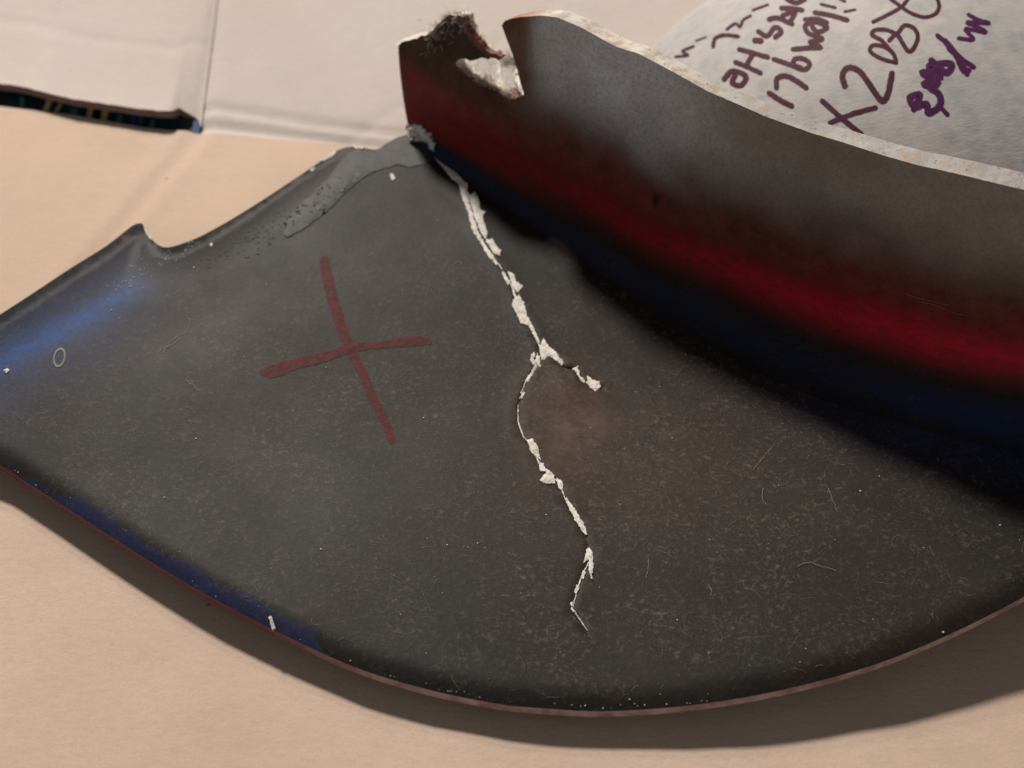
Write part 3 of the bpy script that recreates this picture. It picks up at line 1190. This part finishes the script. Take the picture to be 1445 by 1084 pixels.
MATTED = make_filler_fibre()
fray_poly = [(643, 84), (653, 79), (669, 83), (681, 78), (697, 80), (707, 83), (720, 75), (728, 81), (732, 94), (728, 105), (732, 118), (739, 134), (723, 140), (713, 137), (704, 127), (691, 122), (678, 118), (669, 110), (656, 102), (645, 95)]
rv_, rf_ = [], []
FRAY_N = 2400
while FRAY_N:
    px, py = random.uniform(643, 742), random.uniform(74, 142)
    if not inside(px, py, fray_poly):
        continue
    FRAY_N -= 1
    s, t = wall_st(px, py)
    p, n = wall_frame(s, t)
    lo = max([w[1] for w in fray_poly if abs(w[0] - px) < 9] + [py])
    r_ = np.array(ray(px, py)[:])
    p = Vector(p + r_ * (0.030 * min(1.0, (lo - py) / 45.0)) / (r_ @ -n)) + Vector(n) * random.uniform(0.0004, 0.0020) + Vector((0, 0, 0.0008))
    ang = random.gauss(-0.95, 0.45)
    d = Vector((math.cos(ang), 0, math.sin(ang)))
    L = random.uniform(0.0015, 0.0050)
    curl = Vector((random.gauss(0, .3), random.gauss(0, .2), random.gauss(0, .3)))
    pts = [p + d * L * (k / 4 - 0.5) + curl * L * (k / 4 - .5) ** 2 for k in range(5)]
    strand(*((rv_, rf_) if random.random() < 0.75 * smooth(14, 3, lo - py) else (fv, ff)), pts, 0.00009, 0.00003)
BROWN, _, _ = new_mat('rust_stained_fibre', (0.26, 0.13, 0.07), 0.8)
tag(mesh_obj('stained_fibre', rv_, rf_, BROWN, fair), kind='stuff')
o = mesh_obj('frayed_fibre', fv, ff, FIBRE, fair)
tag(o, kind='stuff')
# grey felted tuft on the broken horn
HAIR, _, _ = new_mat('grey_matted_fibre', (0.40, 0.33, 0.29), 0.8)
fv, ff = [], []
for _ in range(420):
    px, py = 600 + random.random() * 60, 0
    top_y = np.interp(px, [600, 611, 622, 634, 648, 656, 664], [50, 42, 30, 21, 21, 28, 48])
    py = top_y + abs(random.gauss(6, 12))
    s, t = wall_st(px, py)
    p, n = wall_frame(s, t)
    p = Vector(p) + Vector(n) * random.uniform(-0.004, 0.0008)
    ang = random.uniform(0.2, 2.6)
    d = Vector((math.cos(ang), 0.3 * random.gauss(0, 1), math.sin(ang)))
    L = random.uniform(0.0015, 0.005)
    curl = Vector((random.gauss(0, .5), random.gauss(0, .5), random.gauss(0, .5)))
    strand(fv, ff, [p + d * L * (k / 4 - 0.4) + curl * L * (k / 4 - .5) ** 2 for k in range(5)], 0.00014, 0.00004)
o = mesh_obj('matted_fibre', fv, ff, HAIR, fair)
tag(o, kind='stuff')


def wall_chip(name, poly, thick, mat, jit=0.4, back=0.0, inner=60, span=12.0, grain=0.0):
    """ragged piece on the wall; back > 0 leans its upper side away over the wall's thickness"""
    pts = resample(list(poly) + [poly[0]], 2.5)[:-1]
    pts = [(p[0] + random.gauss(0, jit), p[1] + random.gauss(0, jit)) for p in pts]
    pa = np.array(pts + [pts[0]])
    ext = []
    for _ in range(inner):
        q = (random.uniform(pa[:, 0].min(), pa[:, 0].max()), random.uniform(pa[:, 1].min(), pa[:, 1].max()))
        if inside(q[0], q[1], pts) and dist_poly(q[0], q[1], pa) > 1.2:
            ext.append(q)
    v, t = cdt(pts, ext)
    tp, bt = [], []
    for q in v:
        s, tt = wall_st(*q)
        p, n = wall_frame(s, tt)
        k = 1 - math.exp(-dist_poly(q[0], q[1], pa) / 3)
        lo = max([w[1] for w in pts if abs(w[0] - q[0]) < 5] + [q[1]])
        r = np.array(ray(*q)[:])
        pb = p + r * (back * min(1.0, (lo - q[1]) / span)) / (r @ -n)
        lump = 0.8 * thick * mnoise.noise(Vector((q[0] * .22, q[1] * .22, 9)))
        tp.append(Vector(pb) + Vector(n) * (thick * (0.5 + k) + lump))
        tp[-1] += Vector((random.gauss(0, grain), random.gauss(0, grain), random.gauss(0, grain)))
        bt.append(Vector(pb) - Vector(n) * 0.002)
    return slab(name, tp, bt, [x[::-1] for x in t], [mat, mat, mat], fair)


wall_chip('filler_flake', [(556, 70), (558, 62), (566, 57), (583, 51), (600, 46), (611, 40), (622, 44), (632, 49), (622, 54), (605, 51), (592, 54), (583, 60), (572, 59), (563, 64), (560, 71)], 0.0006, MATTED, 0.4, 0.009)
wall_chip('filler_flake', [(577, 176), (586, 175), (598, 180), (608, 190), (613, 203), (612, 212), (600, 204), (590, 196), (578, 190)], 0.0016, MATTED, 1.6, 0.0, 260, 12.0, 0.00025)
wall_chip('fibre_mat', fray_poly, 0.0011, MATTED, 0.9, 0.030, 900, 45.0, 0.00018)
RUST, _, _ = new_mat('red_brown_torn_edge', (0.13, 0.030, 0.025), 0.5)
wall_chip('torn_paint_edge', [(650, 22), (656, 24), (658, 36), (666, 48), (678, 60), (688, 72), (700, 76), (708, 80), (704, 85), (692, 80), (680, 72), (668, 60), (658, 48), (652, 34)], 0.0006, RUST)

# ---------------------------------------------------------------- bare fibreglass shell behind the wall
sc = CAM + ray(1252, 412).normalized() * 0.555
SR = 0.1445


def on_shell(px, py, lift):
    d = ray(px, py).normalized()
    q = CAM - sc
    b = q.dot(d)
    disc = b * b - (q.dot(q) - SR * SR)
    k = -b - math.sqrt(max(disc, 0))
    p = CAM + d * k
    return sc + (p - sc).normalized() * (SR + lift)


vs, fs = [], []
NU, NV = 260, 110
for j in range(NV + 1):
    el = math.radians(90) - math.radians(78) * j / NV
    for i in range(NU):
        a = 2 * math.pi * i / NU
        p = Vector((math.cos(a) * math.cos(el), math.sin(a) * math.cos(el), math.sin(el)))
        w = 0.0006 * mnoise.noise(p * 9) * (0 if j == 0 else 1)
        q = sc + p * SR
        vs.append(q)
for j in range(NV):
    for i in range(NU):
        fs.append((j * NU + i, (j + 1) * NU + i, (j + 1) * NU + (i + 1) % NU, j * NU + (i + 1) % NU))
keep = []
for f_ in fs:
    if max(vs[i].z for i in f_) > 0.0015:
        keep.append(f_)
vs = [Vector((v.x, v.y, max(v.z, 0.001))) for v in vs]
shell = mesh_obj('bare_shell', vs, keep, SHELL, fair)

Z8 = lambda p: (940 + p[0] / 2.861, p[1] / 2.861)
writing = [
    (INK_PURPLE, [([(630, 408), (700, 470), (790, 545)], 23), ([(662, 497), (750, 462), (846, 436)], 22)]),
    (INK_PURPLE, [([(722, 350), (712, 305), (735, 274), (780, 288), (820, 340), (860, 398), (880, 408), (898, 370), (912, 296)], 25)]),
    (INK_PURPLE, [([(930, 255), (870, 238), (824, 208), (835, 184), (880, 190), (915, 215), (930, 252)], 17),
                  ([(905, 205), (870, 165), (832, 142), (845, 122), (890, 122), (932, 135), (962, 104), (1000, 115), (1016, 150), (1000, 195), (978, 208), (955, 175), (930, 140), (900, 165)], 18)]),
    (INK_PURPLE, [([(835, 90), (900, 58), (955, 24), (985, -20)], 16), ([(900, -8), (935, 18), (985, 52), (1040, 70), (1085, 58), (1102, 25), (1090, -15)], 16)]),
    (INK_VIOLET, [([(1220, 60), (1258, 80), (1305, 95), (1250, 92), (1215, 92), (1262, 112), (1290, 132), (1240, 122), (1208, 120), (1240, 160), (1180, 156)], 17)]),
    (INK_VIOLET, [([(1095, 144), (1140, 182), (1190, 236), (1242, 272)], 20), ([(1125, 165), (1165, 215), (1200, 285), (1222, 285)], 24), ([(1140, 190), (1190, 250), (1215, 300)], 24),
                  ([(1070, 245), (1130, 295), (1150, 258), (1060, 268), (1110, 312), (1032, 292), (1098, 338), (1040, 338), (1098, 378), (1106, 424), (1060, 458), (1050, 420), (1004, 432), (984, 396), (1024, 384), (1000, 442)], 28),
                  ([(1096, 425), (1118, 445), (1136, 464)], 18)]),
    (INK_PURPLE, [([(415, 376), (460, 405), (508, 430)], 22)]),
    (INK_PURPLE, [([(446, 356), (448, 318), (485, 308), (530, 330), (566, 356)], 22)]),
    (INK_PURPLE, [([(434, 240), (500, 262), (555, 282), (580, 262), (558, 240), (522, 238), (515, 262), (545, 275)], 20)]),
    (INK_PURPLE, [([(512, 200), (570, 195), (624, 192), (580, 172), (632, 158), (575, 135), (562, 104), (600, 90), (650, 110), (612, 130), (590, 110)], 20)]),
    (INK_PURPLE, [([(600, 52), (660, 62), (732, 82)], 20), ([(625, 18), (684, 32)], 12), ([(720, 48), (764, 40)], 10), ([(700, -4), (722, 6)], 12), ([(560, 80), (610, 78), (650, 92)], 18)]),
    (INK_PURPLE, [([(295, 200), (350, 215), (412, 232)], 20), ([(280, 252), (330, 272), (382, 296)], 20), ([(352, 218), (322, 268)], 20)]),
    (INK_PURPLE, [([(234, 322), (268, 288), (322, 308), (304, 345), (268, 336), (280, 302)], 22)]),
    (INK_PURPLE, [([(358, 164), (384, 166)], 24), ([(372, 128), (408, 146), (440, 112), (466, 128), (440, 152)], 20)]),
    (INK_PURPLE, [([(415, 80), (450, 74), (510, 98)], 20), ([(465, 34), (505, 36), (550, 42)], 20), ([(470, 64), (520, 48), (500, 92)], 20), ([(488, -2), (525, 12), (560, -2)], 20)]),
    (INK_PURPLE, [([(190, 190), (200, 155), (240, 143), (292, 148)], 15)]),
    (INK_PURPLE, [([(245, 120), (280, 96), (298, 110), (312, 82), (342, 64)], 11), ([(350, 42), (412, 20)], 10)]),
    (INK_PURPLE, [([(38, 230), (90, 224), (66, 208), (112, 188)], 10), ([(120, 166), (162, 150)], 6)]),
]
lift = 0.00005
for ink, strokes in writing:
    vv, ffs = [], []
    for pts, w in strokes:
        px = [Z8(q) for q in pts]
        v, f = ribbon(px, [w / 2.861] * len(px), on_shell, lift, 8, 0.06)
        lift += 0.000004
        ffs += [tuple(i + len(vv) for i in q) for q in f]
        vv += v
    mesh_obj('marker_letter', vv, ffs, ink, shell)

# ---------------------------------------------------------------- lint and grit on the panel
panel_poly = [(p[0], p[1]) for p in resample(smo + [(640, 260), (730, 330), (930, 480), (1150, 600), (1445, 680)] + [tuple(q) for q in front_px[2:]], 40)]


def rand_panel(weight):
    while True:
        px, py = random.uniform(0, 1445), random.uniform(220, 995)
        if inside(px, py, panel_poly) and random.random() < weight(px, py):
            return px, py


lv, lf = [], []
wl = lambda x, y: (0.06 + 0.94 * smooth(420, 760, y + 0.08 * x)) * (0.25 + 0.75 * smooth(-0.1, 0.25, mnoise.noise(Vector((x * .008, y * .012, 1)))))
for _ in range(800):
    px, py = rand_panel(wl)
    b = on_surf(px, py, plate_z)
    if dist_poly(b.x, b.y, fr_line) < 0.004:
        continue
    a = random.uniform(0, 2 * math.pi)
    L = random.choice([1, 1, 1, 1.6, 3.2]) * random.uniform(0.0008, 0.0030)
    n = 6
    x, y = b.x, b.y
    pts = []
    kk = random.gauss(0, 0.25)
    for i in range(n):
        pts.append(Vector((x, y, plate_z(x, y) + 0.00008 + 0.0001 * random.random())))
        a += kk + random.gauss(0, 0.35)
        x += math.cos(a) * L / n
        y += math.sin(a) * L / n
    r = random.uniform(0.000008, 0.000026)
    strand(lv, lf, pts, r, r * 0.6)
o = mesh_obj('lint_fibre', lv, lf, LINT, fair)
tag(o, kind='stuff')
# a few longer fibres
lv, lf = [], []
for pts_ in [[(1168, 690), (1174, 705), (1181, 722)], [(1076, 690), (1075, 704), (1082, 714)], [(915, 790), (914, 804), (912, 816)], [(1000, 825), (1003, 838), (1002, 842)],
             [(232, 500), (240, 484), (252, 474), (262, 470), (268, 456), (260, 446), (250, 440)], [(225, 640 - 145), (240, 488), (256, 478)], [(262, 536), (276, 548), (280, 552)],
             [(1062, 664), (1078, 645), (1092, 628)], [(1125, 800), (1140, 795), (1160, 800), (1180, 806)], [(1300, 425), (1320, 430), (1345, 440), (1365, 445)], [(1280, 415), (1305, 422), (1340, 430)]]:
    pts = []
    for q in catmull(pts_, 4):
        if q[1] < 460 and q[0] > 900:
            s, t = wall_st(q[0], q[1])
            p, n = wall_frame(s, t)
            pts.append(Vector(p) + Vector(n) * 0.0004)
        else:
            pts.append(on_panel(q[0] + random.gauss(0, .6), q[1] + random.gauss(0, .6), 0.0004))
    strand(lv, lf, pts, 0.000045, 0.00003)
o = mesh_obj('long_fibre', lv, lf, LINT, fair)
tag(o, kind='stuff')
gv, gf = [], []
wg = lambda x, y: 0.35 + 0.65 * smooth(900, 300, abs(x - 500) + abs(y - 400))
for _ in range(190):
    px, py = rand_panel(wg)
    b = on_surf(px, py, plate_z)
    blob(gv, gf, (b.x, b.y, b.z + 0.0001), random.choice([1, 1, 1, 1.4, 2.0]) * random.uniform(0.00006, 0.00016), 0.7, 5)
for _ in range(70):
    px, py = 150 + random.random() * 130, 0
    py = 470 - 0.52 * px + random.gauss(0, 14) + 20
    b = on_surf(px, py, plate_z)
    blob(gv, gf, (b.x, b.y, b.z + 0.0001), random.uniform(0.00012, 0.00034), 0.7, 5)
edge_line = resample(catmull(front_px, 5), 4)
for _ in range(110):
    q = random.choice(edge_line)
    if not (0 < q[0] < 1000):
        continue
    if q[0] < 480 and random.random() < .7:
        continue
    b = on_surf(q[0] + random.gauss(0, 1), q[1] - 3 - abs(random.gauss(0, 2.5)), plate_z)
    blob(gv, gf, (b.x, b.y, b.z), random.choice([0.00007, 0.0001, 0.00013, 0.0002]), 0.6, 5)
o = mesh_obj('pale_grit', gv, gf, SPECK, fair)
tag(o, kind='stuff')
